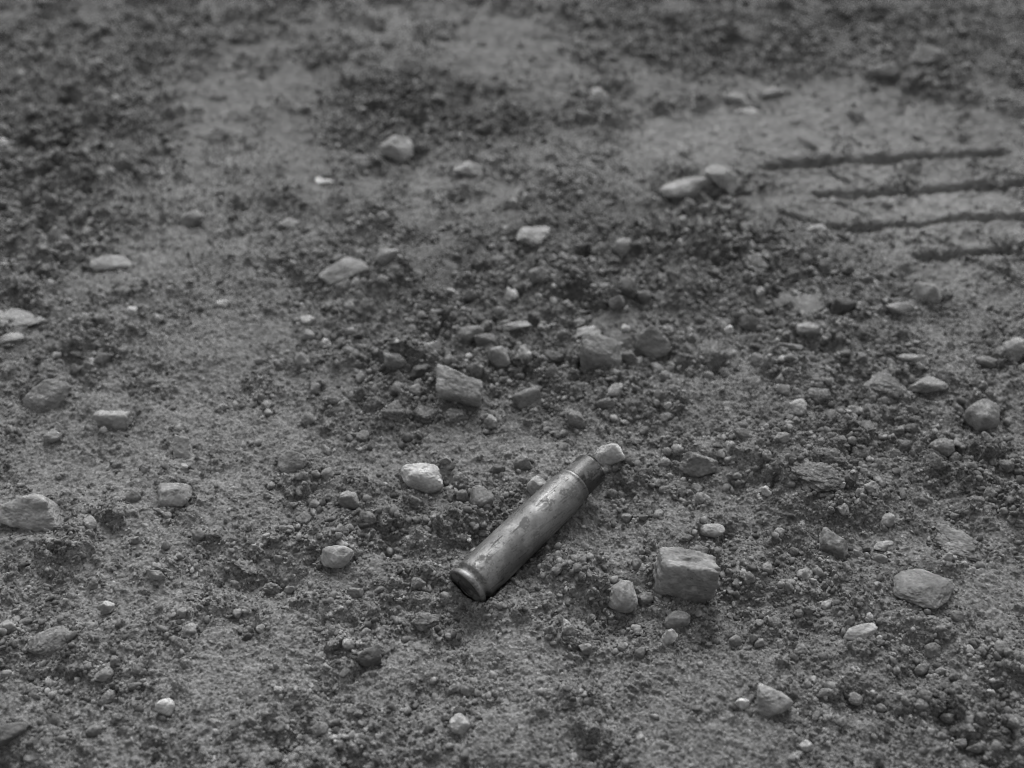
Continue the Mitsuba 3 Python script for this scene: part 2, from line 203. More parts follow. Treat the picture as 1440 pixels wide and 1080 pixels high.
    (np.float64(190.0), np.float64(476.2), np.float64(21.2), np.float64(12.1), np.float64(6.0), 'S', 'a', 8, 'stone', 'dusty blurred lump with a dark left side near the upper right corner'),
    (np.float64(167.1), np.float64(463.2), np.float64(15.6), np.float64(10.9), np.float64(5.5), 'D', 'r', 0, 'soil_clod', 'dark blurred soil clod left of the dusty lump near the upper right corner'),
    (np.float64(97.4), np.float64(442.3), np.float64(11.3), np.float64(7.9), np.float64(3.4), 'P', 'a', 0, 'stone', 'pale blurred stone right of the bright whitish pebble at the top'),
    (np.float64(115.5), np.float64(444.7), np.float64(12.0), np.float64(7.1), np.float64(3.1), 'P', 'a', 0, 'stone', 'pale blurred flat stone with a dark underside, right of another at the top right'),
    (np.float64(102.1), np.float64(432.0), np.float64(12.9), np.float64(6.4), np.float64(1.2), 'P', 'f', 4, 'stone', 'flat pale blurred stone lying below a pair of stones at the top right'),
    (np.float64(112.7), np.float64(340.6), np.float64(10.0), np.float64(5.3), np.float64(1.8), 'P', 'a', 0, 'stone', 'flat pale stone at the near left end of the tyre track grooves'),
    (np.float64(146.1), np.float64(360.2), np.float64(5.5), np.float64(3.7), np.float64(2.1), 'W', 'a', 0, 'pebble', 'small bright pebble lying on the pale strip between two track grooves'),
    (np.float64(140.8), np.float64(298.4), np.float64(11.8), np.float64(9.3), np.float64(7.7), 'P', 'a', 0, 'stone', 'two toned pale lump standing right of the dusty boulder at the right'),
    (np.float64(129.8), np.float64(290.5), np.float64(9.6), np.float64(5.0), np.float64(2.6), 'P', 'r', 0, 'stone', 'pale low stone left of the two toned lump at the right'),
    (np.float64(110.4), np.float64(290.7), np.float64(8.7), np.float64(6.9), np.float64(5.2), 'D', 'a', -40, 'stone', 'dark angular wedge of stone left of the low pale stone at the right'),
    (np.float64(96.8), np.float64(294.6), np.float64(18.9), np.float64(13.0), np.float64(2.6), 'S', 'c', -15, 'stone', 'large smooth dust covered stone in the right middle distance'),
    (np.float64(79.4), np.float64(282.3), np.float64(12.3), np.float64(6.4), np.float64(4.0), 'D', 'r', -8, 'stone', 'dark slab of stone with a deep shadow right of the round grey stone'),
    (np.float64(71.4), np.float64(280.2), np.float64(4.2), np.float64(2.9), np.float64(3.0), 'W', 'r', 0, 'pebble', 'tiny white pebble against the dark slab of stone'),
    (np.float64(96.3), np.float64(278.5), np.float64(8.9), np.float64(5.7), np.float64(3.0), 'P', 'r', -10, 'stone', 'pale dusty stone below the large smooth dust covered stone'),
    (np.float64(89.7), np.float64(271.2), np.float64(10.1), np.float64(4.7), np.float64(1.7), 'S', 'a', -8, 'stone', 'low dusty ridge of stone below the pale dusty stone right of centre'),
    (np.float64(128.1), np.float64(264.7), np.float64(10.1), np.float64(5.8), np.float64(2.6), 'P', 'a', -20, 'stone', 'pale angular flat stone at the right above the long faceted stone'),
    (np.float64(129.8), np.float64(252.3), np.float64(16.0), np.float64(7.7), np.float64(3.8), 'G', 'a', 5, 'stone', 'long grey faceted stone near the right edge'),
    (np.float64(162.1), np.float64(270.4), np.float64(7.4), np.float64(7.7), np.float64(5.2), 'P', 'r', 0, 'stone', 'smooth pale rounded stone on the right edge'),
    (np.float64(142.4), np.float64(239.2), np.float64(12.1), np.float64(11.9), np.float64(8.5), 'G', 'r', -15, 'stone', 'big round mottled stone leaning in a hollow near the right edge'),
    (np.float64(152.0), np.float64(266.7), np.float64(6.9), np.float64(4.3), np.float64(2.7), 'G', 'r', -20, 'pebble', 'grey pebble between the pale angular stone and the right edge'),
    (np.float64(145.6), np.float64(252.8), np.float64(5.8), np.float64(3.5), np.float64(2.6), 'G', 'r', 0, 'pebble', 'grey pebble just above the big round mottled stone'),
    (np.float64(115.4), np.float64(253.1), np.float64(13.8), np.float64(11.3), np.float64(2.8), 'S', 'c', -15, 'stone', 'dusty mound of stone left of the long grey faceted stone'),
    (np.float64(84.3), np.float64(251.2), np.float64(6.2), np.float64(3.7), np.float64(2.4), 'P', 'r', 0, 'pebble', 'pale oval pebble in fine soil left of a dark hollow on the right'),
    (np.float64(94.4), np.float64(248.5), np.float64(7.9), np.float64(7.8), np.float64(3.6), 'D', 'c', 0, 'soil_clod', 'dark crumbly soil clod right of the pale oval pebble'),
    (np.float64(87.3), np.float64(242.8), np.float64(6.5), np.float64(6.6), np.float64(3.3), 'P', 'a', -20, 'pebble', 'pale angular pebble in front of the dark crumbly clod'),
    (np.float64(104.7), np.float64(244.7), np.float64(6.1), np.float64(3.2), np.float64(2.1), 'P', 'r', 0, 'pebble', 'pale pebble below the dusty mound at right'),
    (np.float64(108.7), np.float64(244.0), np.float64(3.1), np.float64(2.2), np.float64(2.1), 'P', 'r', 0, 'pebble', 'very small round pebble next to the pale pebble below the dusty mound'),
    (np.float64(121.8), np.float64(242.7), np.float64(4.3), np.float64(2.8), np.float64(2.5), 'G', 'r', 0, 'pebble', 'small grey pebble in front of the long grey faceted stone'),
    (np.float64(115.0), np.float64(232.2), np.float64(4.2), np.float64(2.8), np.float64(3.4), 'G', 'a', 0, 'pebble', 'small grey upright pebble below the long grey faceted stone'),
    (np.float64(125.2), np.float64(224.3), np.float64(7.5), np.float64(6.2), np.float64(4.5), 'S', 'r', 0, 'stone', 'grey lump with a dark foot left below the big round mottled stone'),
    (np.float64(83.9), np.float64(210.1), np.float64(22.7), np.float64(11.2), np.float64(3.3), 'S', 'c', -25, 'soil_clod', 'large flat crusty soil clod with a dark undercut edge at right'),
    (np.float64(89.8), np.float64(217.7), np.float64(13.7), np.float64(7.8), np.float64(3.1), 'S', 'c', -15, 'soil_clod', 'crumbly soil clod standing behind the large flat crusty clod'),
    (np.float64(91.0), np.float64(207.9), np.float64(3.4), np.float64(3.3), np.float64(1.7), 'W', 'f', 0, 'pebble', 'pale flake lying on the large flat crusty soil clod'),
    (np.float64(71.1), np.float64(207.8), np.float64(3.0), np.float64(3.1), np.float64(2.7), 'W', 'a', 0, 'pebble', 'small white pebble at the left foot of the large crusty clod'),
    (np.float64(99.1), np.float64(205.9), np.float64(4.4), np.float64(3.4), np.float64(2.6), 'P', 'a', 0, 'pebble', 'pale angular pebble at the right end of the large crusty clod'),
    (np.float64(77.5), np.float64(224.9), np.float64(5.5), np.float64(3.4), np.float64(3.0), 'P', 'a', 0, 'pebble', 'pale pebble on the left shoulder behind the large crusty clod'),
    (np.float64(68.5), np.float64(229.6), np.float64(8.9), np.float64(4.9), np.float64(2.0), 'S', 'a', 0, 'stone', 'low pale dusty stone left behind the large crusty clod'),
    (np.float64(53.0), np.float64(218.9), np.float64(12.8), np.float64(7.8), np.float64(5.2), 'S', 'a', 5, 'stone', 'dust covered faceted stone right of the white stone at the case mouth'),
    (np.float64(53.9), np.float64(194.3), np.float64(7.4), np.float64(4.9), np.float64(3.8), 'P', 'r', -10, 'stone', 'pale rounded stone above and right of the big block beside the case'),
    (np.float64(85.8), np.float64(189.1), np.float64(8.8), np.float64(6.7), np.float64(5.3), 'G', 'b', -25, 'stone', 'dark grey angular stone alone in crumbly soil at the lower right'),
    (np.float64(98.7), np.float64(188.9), np.float64(7.7), np.float64(3.6), np.float64(1.2), 'P', 'f', 12, 'stone', 'flat pale stone chip right of the dark grey angular stone'),
    (np.float64(44.8), np.float64(177.8), np.float64(17.2), np.float64(11.0), np.float64(10.6), 'G', 'k', -8, 'stone', 'biggest block of stone, pale topped with a dark face, right of the cartridge case'),
    (np.float64(28.5), np.float64(173.7), np.float64(9.2), np.float64(9.4), np.float64(4.6), 'G', 'r', 0, 'stone', 'flat rounded grey stone between the cartridge case and the biggest block'),
    (np.float64(41.6), np.float64(165.9), np.float64(7.2), np.float64(5.0), np.float64(3.4), 'G', 'r', 0, 'stone', 'half hidden grey stone at the foot of the biggest block'),
    (np.float64(38.9), np.float64(160.4), np.float64(4.6), np.float64(3.7), np.float64(3.7), 'W', 'a', 0, 'pebble', 'pale pointed pebble below the biggest block'),
    (np.float64(105.7), np.float64(174.5), np.float64(15.5), np.float64(14.5), np.float64(4.0), 'S', 'r', -10, 'stone', 'large dusty pale lump of stone near the right edge low in the picture'),
    (np.float64(119.9), np.float64(189.7), np.float64(13.8), np.float64(10.6), np.float64(2.5), 'S', 'c', -15, 'stone', 'dusty knobbly stone behind the large dusty lump at the right'),
    (np.float64(114.3), np.float64(183.7), np.float64(3.0), np.float64(3.2), np.float64(2.4), 'P', 'r', 0, 'pebble', 'small pale pebble between the knobbly stone and the large dusty lump'),
    (np.float64(86.7), np.float64(160.9), np.float64(11.7), np.float64(4.4), np.float64(1.9), 'P', 'f', 26, 'stone', 'smooth pale stone ridge sticking out of the soil at lower right'),
    (np.float64(90.7), np.float64(159.3), np.float64(2.1), np.float64(1.4), np.float64(1.7), 'W', 'a', 0, 'pebble', 'tiny white three cornered chip at the end of the smooth stone ridge'),
    (np.float64(61.0), np.float64(141.7), np.float64(9.4), np.float64(6.9), np.float64(4.2), 'P', 'r', -25, 'stone', 'pale dusty rounded stone at the bottom right'),
    (np.float64(54.1), np.float64(141.6), np.float64(3.4), np.float64(3.0), np.float64(3.0), 'W', 'a', 0, 'pebble', 'small white pebble left of the pale dusty rounded stone at the bottom'),
    (np.float64(74.5), np.float64(143.8), np.float64(5.1), np.float64(2.6), np.float64(1.8), 'G', 'r', 0, 'pebble', 'dull grey pebble right of the pale dusty rounded stone at the bottom'),
    (np.float64(66.9), np.float64(130.1), np.float64(3.6), np.float64(2.8), np.float64(2.2), 'P', 'r', 0, 'pebble', 'pale pebble at the bottom edge right of centre'),
    (np.float64(103.6), np.float64(150.4), np.float64(3.5), np.float64(2.1), np.float64(1.4), 'P', 'a', -20, 'pebble', 'pale chip low in the picture near the right edge'),
    (np.float64(95.7), np.float64(140.6), np.float64(3.7), np.float64(2.3), np.float64(1.6), 'G', 'r', 0, 'pebble', 'grey pebble near the bottom right corner'),
    (np.float64(-34.9), np.float64(155.5), np.float64(6.3), np.float64(5.2), np.float64(4.1), 'D', 'a', 0, 'stone', 'dark stone with a pale top below and left of the case base'),
    (np.float64(-40.5), np.float64(158.5), np.float64(3.2), np.float64(3.2), np.float64(2.5), 'P', 'r', 0, 'pebble', 'small pale pebble left of the dark stone with a pale top'),
    (np.float64(-10.9), np.float64(146.8), np.float64(4.1), np.float64(2.9), np.float64(2.5), 'G', 'r', 0, 'pebble', 'grey round pebble straight below the cartridge case'),
    (np.float64(-12.4), np.float64(136.7), np.float64(5.5), np.float64(6.5), np.float64(3.8), 'P', 'a', 0, 'stone', 'pale stone with a straight cut right side at the bottom middle'),
    (np.float64(-81.0), np.float64(140.5), np.float64(4.0), np.float64(3.9), np.float64(3.2), 'W', 'r', 0, 'pebble', 'white egg shaped pebble alone at the lower left'),
    (np.float64(-91.7), np.float64(177.7), np.float64(4.5), np.float64(3.2), np.float64(2.7), 'G', 'r', 0, 'pebble', 'grey pebble with a dark underside in sandy soil at the lower left'),
    (np.float64(-102.3), np.float64(168.5), np.float64(4.0), np.float64(3.7), np.float64(2.8), 'P', 'a', 0, 'pebble', 'pale knobbly pebble left below the grey pebble with a dark underside'),
    (np.float64(-113.6), np.float64(158.8), np.float64(13.1), np.float64(8.0), np.float64(3.1), 'D', 'r', 30, 'soil_clod', 'smooth dark soil mound at the lower left edge'),
    (np.float64(-114.2), np.float64(132.7), np.float64(8.2), np.float64(5.1), np.float64(3.5), 'D', 'r', 48, 'stone', 'long dark stone at the bottom left corner'),
    (np.float64(-98.1), np.float64(149.3), np.float64(4.8), np.float64(3.0), np.float64(2.1), 'G', 'r', 10, 'pebble', 'grey pebble with a dark gap on its left at the lower left'),
    (np.float64(-90.0), np.float64(146.7), np.float64(3.8), np.float64(2.1), np.float64(1.4), 'G', 'r', 10, 'pebble', 'low grey pebble above left of the white egg shaped pebble'),
    (np.float64(-121.5), np.float64(149.5), np.float64(3.4), np.float64(2.2), np.float64(2.4), 'P', 'r', 0, 'pebble', 'pale pebble on the left edge below the dark soil mound'),
    (np.float64(-96.4), np.float64(134.9), np.float64(3.6), np.float64(2.8), np.float64(2.2), 'G', 'r', 0, 'pebble', 'rounded grey pebble at the bottom left'),
    (np.float64(-57.7), np.float64(176.5), np.float64(3.3), np.float64(2.0), np.float64(2.3), 'P', 'a', 0, 'pebble', 'pale chip beside a dark hollow left of the case base'),
    (np.float64(-62.6), np.float64(177.5), np.float64(5.2), np.float64(4.3), np.float64(2.6), 'D', 'c', 0, 'soil_clod', 'dark soil crumb in a hollow beside the pale chip at left'),
    (np.float64(-70.3), np.float64(183.3), np.float64(8.7), np.float64(3.9), np.float64(1.4), 'S', 'c', -35, 'soil_clod', 'lifted edge of soil crust above the dark hollow at left'),
    (np.float64(-67.8), np.float64(188.5), np.float64(4.2), np.float64(2.0), np.float64(0.7), 'P', 'f', 0, 'pebble', 'flat pale chip above the lifted edge of soil crust'),
    (np.float64(-60.7), np.float64(194.4), np.float64(3.9), np.float64(2.0), np.float64(1.4), 'G', 'r', 0, 'pebble', 'low grey pebble above left of the pale oval stone'),
    (np.float64(-100.1), np.float64(189.4), np.float64(2.7), np.float64(1.7), np.float64(2.2), 'G', 'r', 0, 'pebble', 'tiny grey pebble right of the large pale stone at the left edge'),
    (np.float64(-125.4), np.float64(162.4), np.float64(4.7), np.float64(3.4), np.float64(2.3), 'G', 'r', 0, 'pebble', 'grey pebble on the left edge beside the dark soil mound'),
    (np.float64(-22.0), np.float64(166.7), np.float64(7.9), np.float64(5.7), np.float64(2.9), 'S', 'c', -10, 'soil_clod', 'small soil clod just below the base of the cartridge case'),
    (np.float64(13.7), np.float64(162.8), np.float64(5.3), np.float64(4.1), np.float64(2.7), 'P', 'c', -30, 'pebble', 'pale gritty lump below the right side of the cartridge case'),
    (np.float64(18.1), np.float64(157.6), np.float64(4.2), np.float64(3.0), np.float64(2.1), 'P', 'a', -30, 'pebble', 'pale lump just right below the pale gritty lump under the case'),
    (np.float64(-166.2), np.float64(287.5), np.float64(20.0), np.float64(11.9), np.float64(1.6), 'P', 'c', 0, 'stone', 'broad pale flat stone sunk in the soil at the left edge'),
    (np.float64(-164.4), np.float64(277.8), np.float64(9.3), np.float64(4.5), np.float64(2.0), 'P', 'r', 0, 'stone', 'pale low stone below the broad flat stone at the left edge'),
    (np.float64(-142.6), np.float64(318.8), np.float64(15.7), np.float64(7.8), np.float64(2.2), 'P', 'r', 5, 'stone', 'low pale blurred stone in the left middle distance'),
    (np.float64(-68.6), np.float64(288.1), np.float64(6.7), np.float64(3.4), np.float64(2.1), 'W', 'a', 0, 'pebble', 'bright pale pebble left of the loose soil in the middle distance'),
    (np.float64(-99.0), np.float64(296.0), np.float64(4.4), np.float64(2.4), np.float64(2.1), 'W', 'r', 0, 'pebble', 'small bright blurred pebble in the left middle distance'),
    (np.float64(-129.1), np.float64(294.1), np.float64(4.8), np.float64(2.6), np.float64(1.6), 'W', 'r', 0, 'pebble', 'small white blurred pebble left of another in the left middle distance'),
    (np.float64(-61.0), np.float64(275.8), np.float64(4.2), np.float64(3.5), np.float64(3.4), 'W', 'a', 0, 'pebble', 'small bright pebble below the bright pale one left of the loose soil'),
    (np.float64(-66.9), np.float64(264.7), np.float64(5.9), np.float64(5.6), np.float64(3.5), 'P', 'r', 0, 'pebble', 'pale pebble left of the round dusty stone'),
    (np.float64(-74.3), np.float64(242.5), np.float64(3.5), np.float64(2.3), np.float64(2.0), 'P', 'r', 0, 'pebble', 'tiny pale pebble on smooth soil left of the soil clods'),
    (np.float64(-181.1), np.float64(322.5), np.float64(6.1), np.float64(3.3), np.float64(2.0), 'P', 'r', 0, 'pebble', 'pale blurred pebble on the left edge halfway up'),
    (np.float64(-46.8), np.float64(248.3), np.float64(6.6), np.float64(6.7), np.float64(3.3), 'S', 'c', 0, 'soil_clod', 'crumbly soil clod left below the round dusty stone'),
    (np.float64(-42.0), np.float64(242.5), np.float64(7.4), np.float64(5.6), np.float64(3.7), 'D', 'c', 0, 'soil_clod', 'dark crumbly soil clod right beside another below the round dusty stone'),
    (np.float64(-35.2), np.float64(238.4), np.float64(7.3), np.float64(4.7), np.float64(3.1), 'S', 'c', 0, 'soil_clod', 'soil clod left of the clods before the big angular stone'),
    (np.float64(-6.4), np.float64(237.7), np.float64(4.7), np.float64(5.1), np.float64(3.3), 'P', 'a', 20, 'pebble', 'pale narrow pebble in front of the big angular stone'),
    (np.float64(19.3), np.float64(239.5), np.float64(6.0), np.float64(6.1), np.float64(3.6), 'S', 'a', 0, 'pebble', 'dusty faceted pebble right of centre behind the white mouth stone'),
    (np.float64(31.9), np.float64(251.6), np.float64(5.8), np.float64(6.7), np.float64(3.5), 'P', 'a', 20, 'pebble', 'pale wedge pebble in front of the two toned angular stone'),
    (np.float64(28.7), np.float64(245.3), np.float64(6.1), np.float64(3.5), np.float64(3.1), 'S', 'r', 0, 'pebble', 'round dusty pebble below the pale wedge pebble'),
    (np.float64(47.8), np.float64(245.2), np.float64(3.1), np.float64(1.7), np.float64(2.0), 'W', 'r', 0, 'pebble', 'tiny white pebble in the soil behind the white mouth stone'),
    (np.float64(37.5), np.float64(281.1), np.float64(3.3), np.float64(2.9), np.float64(3.0), 'W', 'a', 0, 'pebble', 'tiny white upright pebble left of the round grey stone'),
    (np.float64(9.8), np.float64(306.3), np.float64(8.5), np.float64(7.7), np.float64(4.2), 'S', 'r', 0, 'stone', 'dusty blurred stone below the pale triangular flake'),
    (np.float64(-0.5), np.float64(300.0), np.float64(5.9), np.float64(7.4), np.float64(3.5), 'P', 'c', 0, 'stone', 'pale rough blurred stone left below the pale triangular flake'),
    (np.float64(-14.6), np.float64(298.2), np.float64(5.9), np.float64(4.1), np.float64(3.5), 'S', 'r', 0, 'pebble', 'round dusty blurred pebble in the loose soil left of the pale rough stone'),
    (np.float64(38.7), np.float64(299.6), np.float64(8.9), np.float64(5.9), np.float64(5.0), 'D', 'a', -40, 'soil_clod', 'dark jagged soil clod above the small round grey pebble'),
    (np.float64(3.1), np.float64(220.1), np.float64(5.8), np.float64(4.6), np.float64(3.5), 'S', 'r', 0, 'pebble', 'dusty crumb of stone behind the middle of the cartridge case'),
    (np.float64(-4.1), np.float64(218.1), np.float64(4.1), np.float64(3.1), np.float64(2.5), 'D', 'r', 0, 'pebble', 'dark crumb left above the cartridge case'),
]

CASE_A, CASE_B, CASE_R = np.array([np.float64(-11.92), np.float64(175.09), np.float64(1.27)]), np.array([np.float64(22.31), np.float64(212.69), np.float64(6.87)]), 5.97
ICO = {k: trimesh.creation.icosphere(subdivisions=k) for k in (1, 2, 3, 4)}


def rock(r, style, sub):
    """A stone of unit size about the origin: an icosphere cut back to a softened polyhedron."""
    v = ICO[sub].vertices
    n, k, lo = {'a': (12, 15, 0.66), 'r': (16, 9, 0.8), 'c': (14, 10, 0.72), 'f': (12, 18, 0.6), 'g': (9, 20, 0.5), 'b': (14, 17, 0.84), 'k': (15, 10, 0.86)}[style]
    i = np.arange(n) + 0.5
    z, ph = 1 - 2 * i / n, i * 2.399963 + r.uniform(0, 6)
    nrm = np.stack([np.sqrt(1 - z * z) * np.cos(ph), np.sqrt(1 - z * z) * np.sin(ph), z], -1) + r.normal(0, 0.28, (n, 3))
    d = r.uniform(lo, 1.08, n)
    if style in 'bk':   # a block: six main faces, the rest only knock off corners
        nrm[:6] = np.array([[1, 0, 0], [-1, 0, 0], [0, 1, 0], [0, -1, 0], [0, 0, 1], [0, 0, -1]]) + r.normal(0, 0.24, (6, 3))
        d[:6] = r.uniform(0.6, 0.72, 6)
    nrm /= np.linalg.norm(nrm, axis=1, keepdims=True)
    c = v @ nrm.T
    t = np.where(c > 0.12, d / np.maximum(c, 0.12), 9)
    rad = -np.log(np.exp(-k * np.minimum(t, 3)).sum(1)) / k
    rad = np.clip(rad, 0.3, 1.5)
    p = v * rad[:, None]
    a = {'a': 0.12, 'r': 0.12, 'c': 0.26, 'f': 0.10, 'b': 0.15, 'g': 0.2, 'k': 0.17}[style]
    s = r.uniform(0, 50, 3)
    rough = a * (meshkit.fbm(p * 2.2 + s, 3, 1) - 0.5) * 2 + a * 0.45 * (meshkit.fbm(p * 7 + s, 2, 2) - 0.5) * 2
    if style == 'c':
        rough += 0.16 * (meshkit.noise(p * 5 + s, 4) ** 2 - 0.3) + 0.10 * (np.abs(meshkit.noise(p * 9 + s, 5) * 2 - 1) - 0.5) + 0.10 * (meshkit.noise(p * 15 + s, 6) - 0.5)
    p = p * (1 + rough)[:, None]
    return p, ICO[sub].faces


def turn(p, deg):
    c, s = math.cos(math.radians(deg)), math.sin(math.radians(deg))
    return np.stack([p[:, 0] * c - p[:, 1] * s, p[:, 0] * s + p[:, 1] * c, p[:, 2]], -1)


BURY = {'a': 0.6, 'r': 0.6, 'c': 0.7, 'f': 0.5, 'b': 0.6, 'k': 0.4}
placed = []
counts = {}


def numbered(name):
    counts[name] = counts.get(name, -1) + 1
    return name if counts[name] == 0 else f'{name}_{counts[name]:03d}'


BASE = ndimage.gaussian_filter(H, 2.0 / RES)


def add_stone(x, y, w, dep, up, tone, style, deg, kind, label, group=None, seed=0, sub=3):
    if style == 'k':   # of forty chunks take a fairly blocky one
        full = []
        for i in range(40):
            q, f = rock(np.random.default_rng(5000 + 40 * seed + i), style, 2)
            full.append(trimesh.Trimesh(q, f, process=False).volume / np.prod(np.ptp(q, axis=0)))
        seed = 4000 + 40 * seed + int(np.argsort(full)[33])
    r = np.random.default_rng(1000 + seed)
    p, f = rock(r, style, sub)
    p = p / (np.abs(p).max(0) + 1e-9)
    b = BURY[style]
    p = p * [w / 2, dep / 2, up * (1 + b) / 2 ]
    if style != 'f':   # flatten nothing, tilt a little
        tl = r.normal(0, 0.10, 2)
        p[:, 2] += tl[0] * p[:, 0] + tl[1] * p[:, 1]
    p = turn(p, deg)
    g = float(sample(BASE, x, y))
    p = p + [x, y, g + up * (1 - b) / 2]
    key = numbered(kind)
    scene[key] = mikit.ply(trimesh.Trimesh(p / 1000, f, process=False), {'W': 'white_stone', 'P': 'pale_stone', 'G': 'grey_stone', 'S': 'dusty_stone', 'D': 'dark_stone'}[tone] if kind != 'soil_clod' else 'clod_soil', smooth=True)
    labels[key] = {'label': label, 'category': kind.replace('_', ' ')}
    if group:
        labels[key]['group'] = group
    placed.append((x, y, w, dep))


def hollow(x, y, w, d, depth, lip):
    """Soil pressed down right around a stone and a low collar of crumbs outside it."""
    m = max(w, d) * 1.3
    j0, j1 = max(int((x - m - X0) / RES), 0), min(int((x + m - X0) / RES), NX)
    i0, i1 = max(int((y - m - Y0) / RES), 0), min(int((y + m - Y0) / RES), NY)
    if j1 <= j0 or i1 <= i0:
        return
    q = np.hypot((xx[i0:i1, j0:j1] * RES + X0 - x) / (w / 2), (yy[i0:i1, j0:j1] * RES + Y0 - (y - 0.08 * d)) / (d / 2))
    H[i0:i1, j0:j1] += lip * np.exp(-((q - 1.55) / 0.3) ** 2) - depth * np.exp(-((q - 0.95) / 0.28) ** 2)


for n, (x, y, w, dep, up, tone, style, deg, kind, label) in enumerate(STONES):
    add_stone(x, y, w, dep, up, tone, style, deg, kind, label, seed=n, sub=4 if w > 12.5 or kind == 'soil_clod' and w > 8 else 3)
    hollow(x, y, w, dep, 0.14 * up, 0.05 * up)

# small pebbles that nothing tells apart, by the stretch of ground they lie in
AREAS = [('small_pebble', 110, (-70, 90), (225, 360), 1.0, 'small grey pebble in the band of loose soil behind the cartridge case', 'small pebbles in the loose soil behind the cartridge case'),
         ('small_pebble', 34, (-115, -35), (135, 250), 0.0, 'small grey pebble in the fine sandy soil left of the cartridge case', 'small pebbles in the sandy soil left of the case'),
         ('small_pebble', 60, (25, 125), (130, 225), 0.5, 'small grey pebble in the gritty soil right of the cartridge case', 'small pebbles in the gritty soil right of the case'),
         ('small_pebble', 60, (-240, 230), (370, 540), 0.5, 'small blurred pebble on the far ground at the top of the picture', 'small pebbles on the far ground')]
ax, ay = CASE_A[:2], CASE_B[:2]


def clear_of(x, y, gap):
    if any(abs(x - a) < b / 2 * 0.8 + gap and abs(y - c) < d / 2 * 0.8 + gap for a, c, b, d in placed):
        return False
    t = np.clip(np.dot(np.array([x, y]) - ax, ay - ax) / np.dot(ay - ax, ay - ax), 0, 1)
    return np.hypot(*(np.array([x, y]) - ax - t * (ay - ax))) > CASE_R + gap + 2.5


for kind, want, xr, yr, pw, label, group in AREAS:
    done = 0
    while done < want:
        x, y = rng.uniform(*xr), rng.uniform(*yr)
        if rng.random() > sample(LOOSE, x, y) ** pw or abs(x) > 0.44 * y + 62:
            continue
        w = rng.uniform(2.4, 4.4) * (0.75 + y / 700)
        if not clear_of(x, y, w / 2):
            continue
        done += 1
        add_stone(x, y, w, w * rng.uniform(0.7, 1.1), w * rng.uniform(0.4, 0.65), rng.choice(list('PGGSSS')), rng.choice(list('arrc')), rng.uniform(0, 180), kind, label, group, seed=500 + len(placed), sub=2)
        hollow(x, y, w, w, 0.15, 0.1)

# the bed of the cartridge case: a trough under it, dug in at the base
m = (xx * RES + X0 > -45) & (xx * RES + X0 < 60) & (yy * RES + Y0 > 130) & (yy * RES + Y0 < 260)
ii = np.nonzero(m)
px, py = ii[1] * RES + X0, ii[0] * RES + Y0
ab = CASE_B - CASE_A
t = ((px - CASE_A[0]) * ab[0] + (py - CASE_A[1]) * ab[1]) / (ab[0] ** 2 + ab[1] ** 2)
side = np.abs((px - CASE_A[0]) * ab[1] - (py - CASE_A[1]) * ab[0]) / np.hypot(*ab[:2])
axis = CASE_A[2] + np.clip(t, -0.3, 1.2) * ab[2]
inside = np.clip((1.09 - np.abs(t - 0.5) * 2) / 0.1, 0, 1) 
under = axis - np.sqrt(np.clip((CASE_R + 0.6) ** 2 - side ** 2, 0, None)) 
lim = np.where(side < CASE_R + 0.6, under - 0.1, 1e9)
h = H[ii]
cut = np.where((side < CASE_R + 0.6) & (inside > 0), np.minimum(h, lim + 40 * (1 - inside)), h)
H[ii] = cut

# ---------------------------------------------------------------- the ground: one sheet, fine where the camera is, out to the horizon
def grow(first, factor, until):
    out, s = [], first
    while sum(out) < until:
        out.append(s)
        s *= factor
    return np.cumsum(out)


ys = [112.0]
while ys[-1] < 560:
    ys.append(ys[-1] + 0.92 * (0.30 + 0.50 * max(ys[-1] - 130, 0) / 420))
ys = np.array(ys)
ys = np.concatenate([ys[0] - grow(0.5, 1.12, 60000)[::-1], ys, ys[-1] + grow(0.9, 1.06, 100000)])
us = np.linspace(-1, 1, 800)
du = us[1] - us[0]
us = np.concatenate([-1 - grow(du, 1.035, 3.0)[::-1], us, 1 + grow(du, 1.035, 3.0)])
us = np.concatenate([-4 - grow(0.3, 1.4, 800)[::-1], us, 4 + grow(0.3, 1.4, 800)])
half = 126 + (np.clip(ys, 112, 560) - 126) * 0.365
gx, gy = us[None] * half[:, None], np.repeat(ys[:, None], len(us), 1)
inr = (gx > X0 + 1) & (gx < X1 - 1) & (gy > Y0 + 1) & (gy < Y1 - 1)
edge = np.clip(np.minimum(np.minimum(gx - X0, X1 - gx), np.minimum(gy - Y0, Y1 - gy)) / 25, 0, 1)
gz = np.zeros(gx.shape)
gz[~inr | (edge < 1)] = low(gx[~inr | (edge < 1)], gy[~inr | (edge < 1)])
gz[inr] = gz[inr] * (1 - edge[inr]) + sample(H, gx[inr], gy[inr]) * edge[inr]
gv = np.stack([gx, gy, gz], -1).reshape(-1, 3) / 1000
r_, c_ = gx.shape
q = (np.arange(r_ - 1)[:, None] * c_ + np.arange(c_ - 1)[None]).ravel()
odd = ((np.arange(r_ - 1)[:, None] + np.arange(c_ - 1)[None]) % 2 == 0).ravel()
f1 = np.where(odd[:, None], np.stack([q, q + 1, q + c_ + 1], -1), np.stack([q, q + 1, q + c_], -1))
f2 = np.where(odd[:, None], np.stack([q, q + c_ + 1, q + c_], -1), np.stack([q + 1, q + c_ + 1, q + c_], -1))
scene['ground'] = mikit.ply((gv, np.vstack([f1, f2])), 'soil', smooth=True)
labels['ground'] = {'label': 'dry stony dirt with trodden pale patches, loose dark crumbs and tyre track grooves', 'kind': 'structure'}

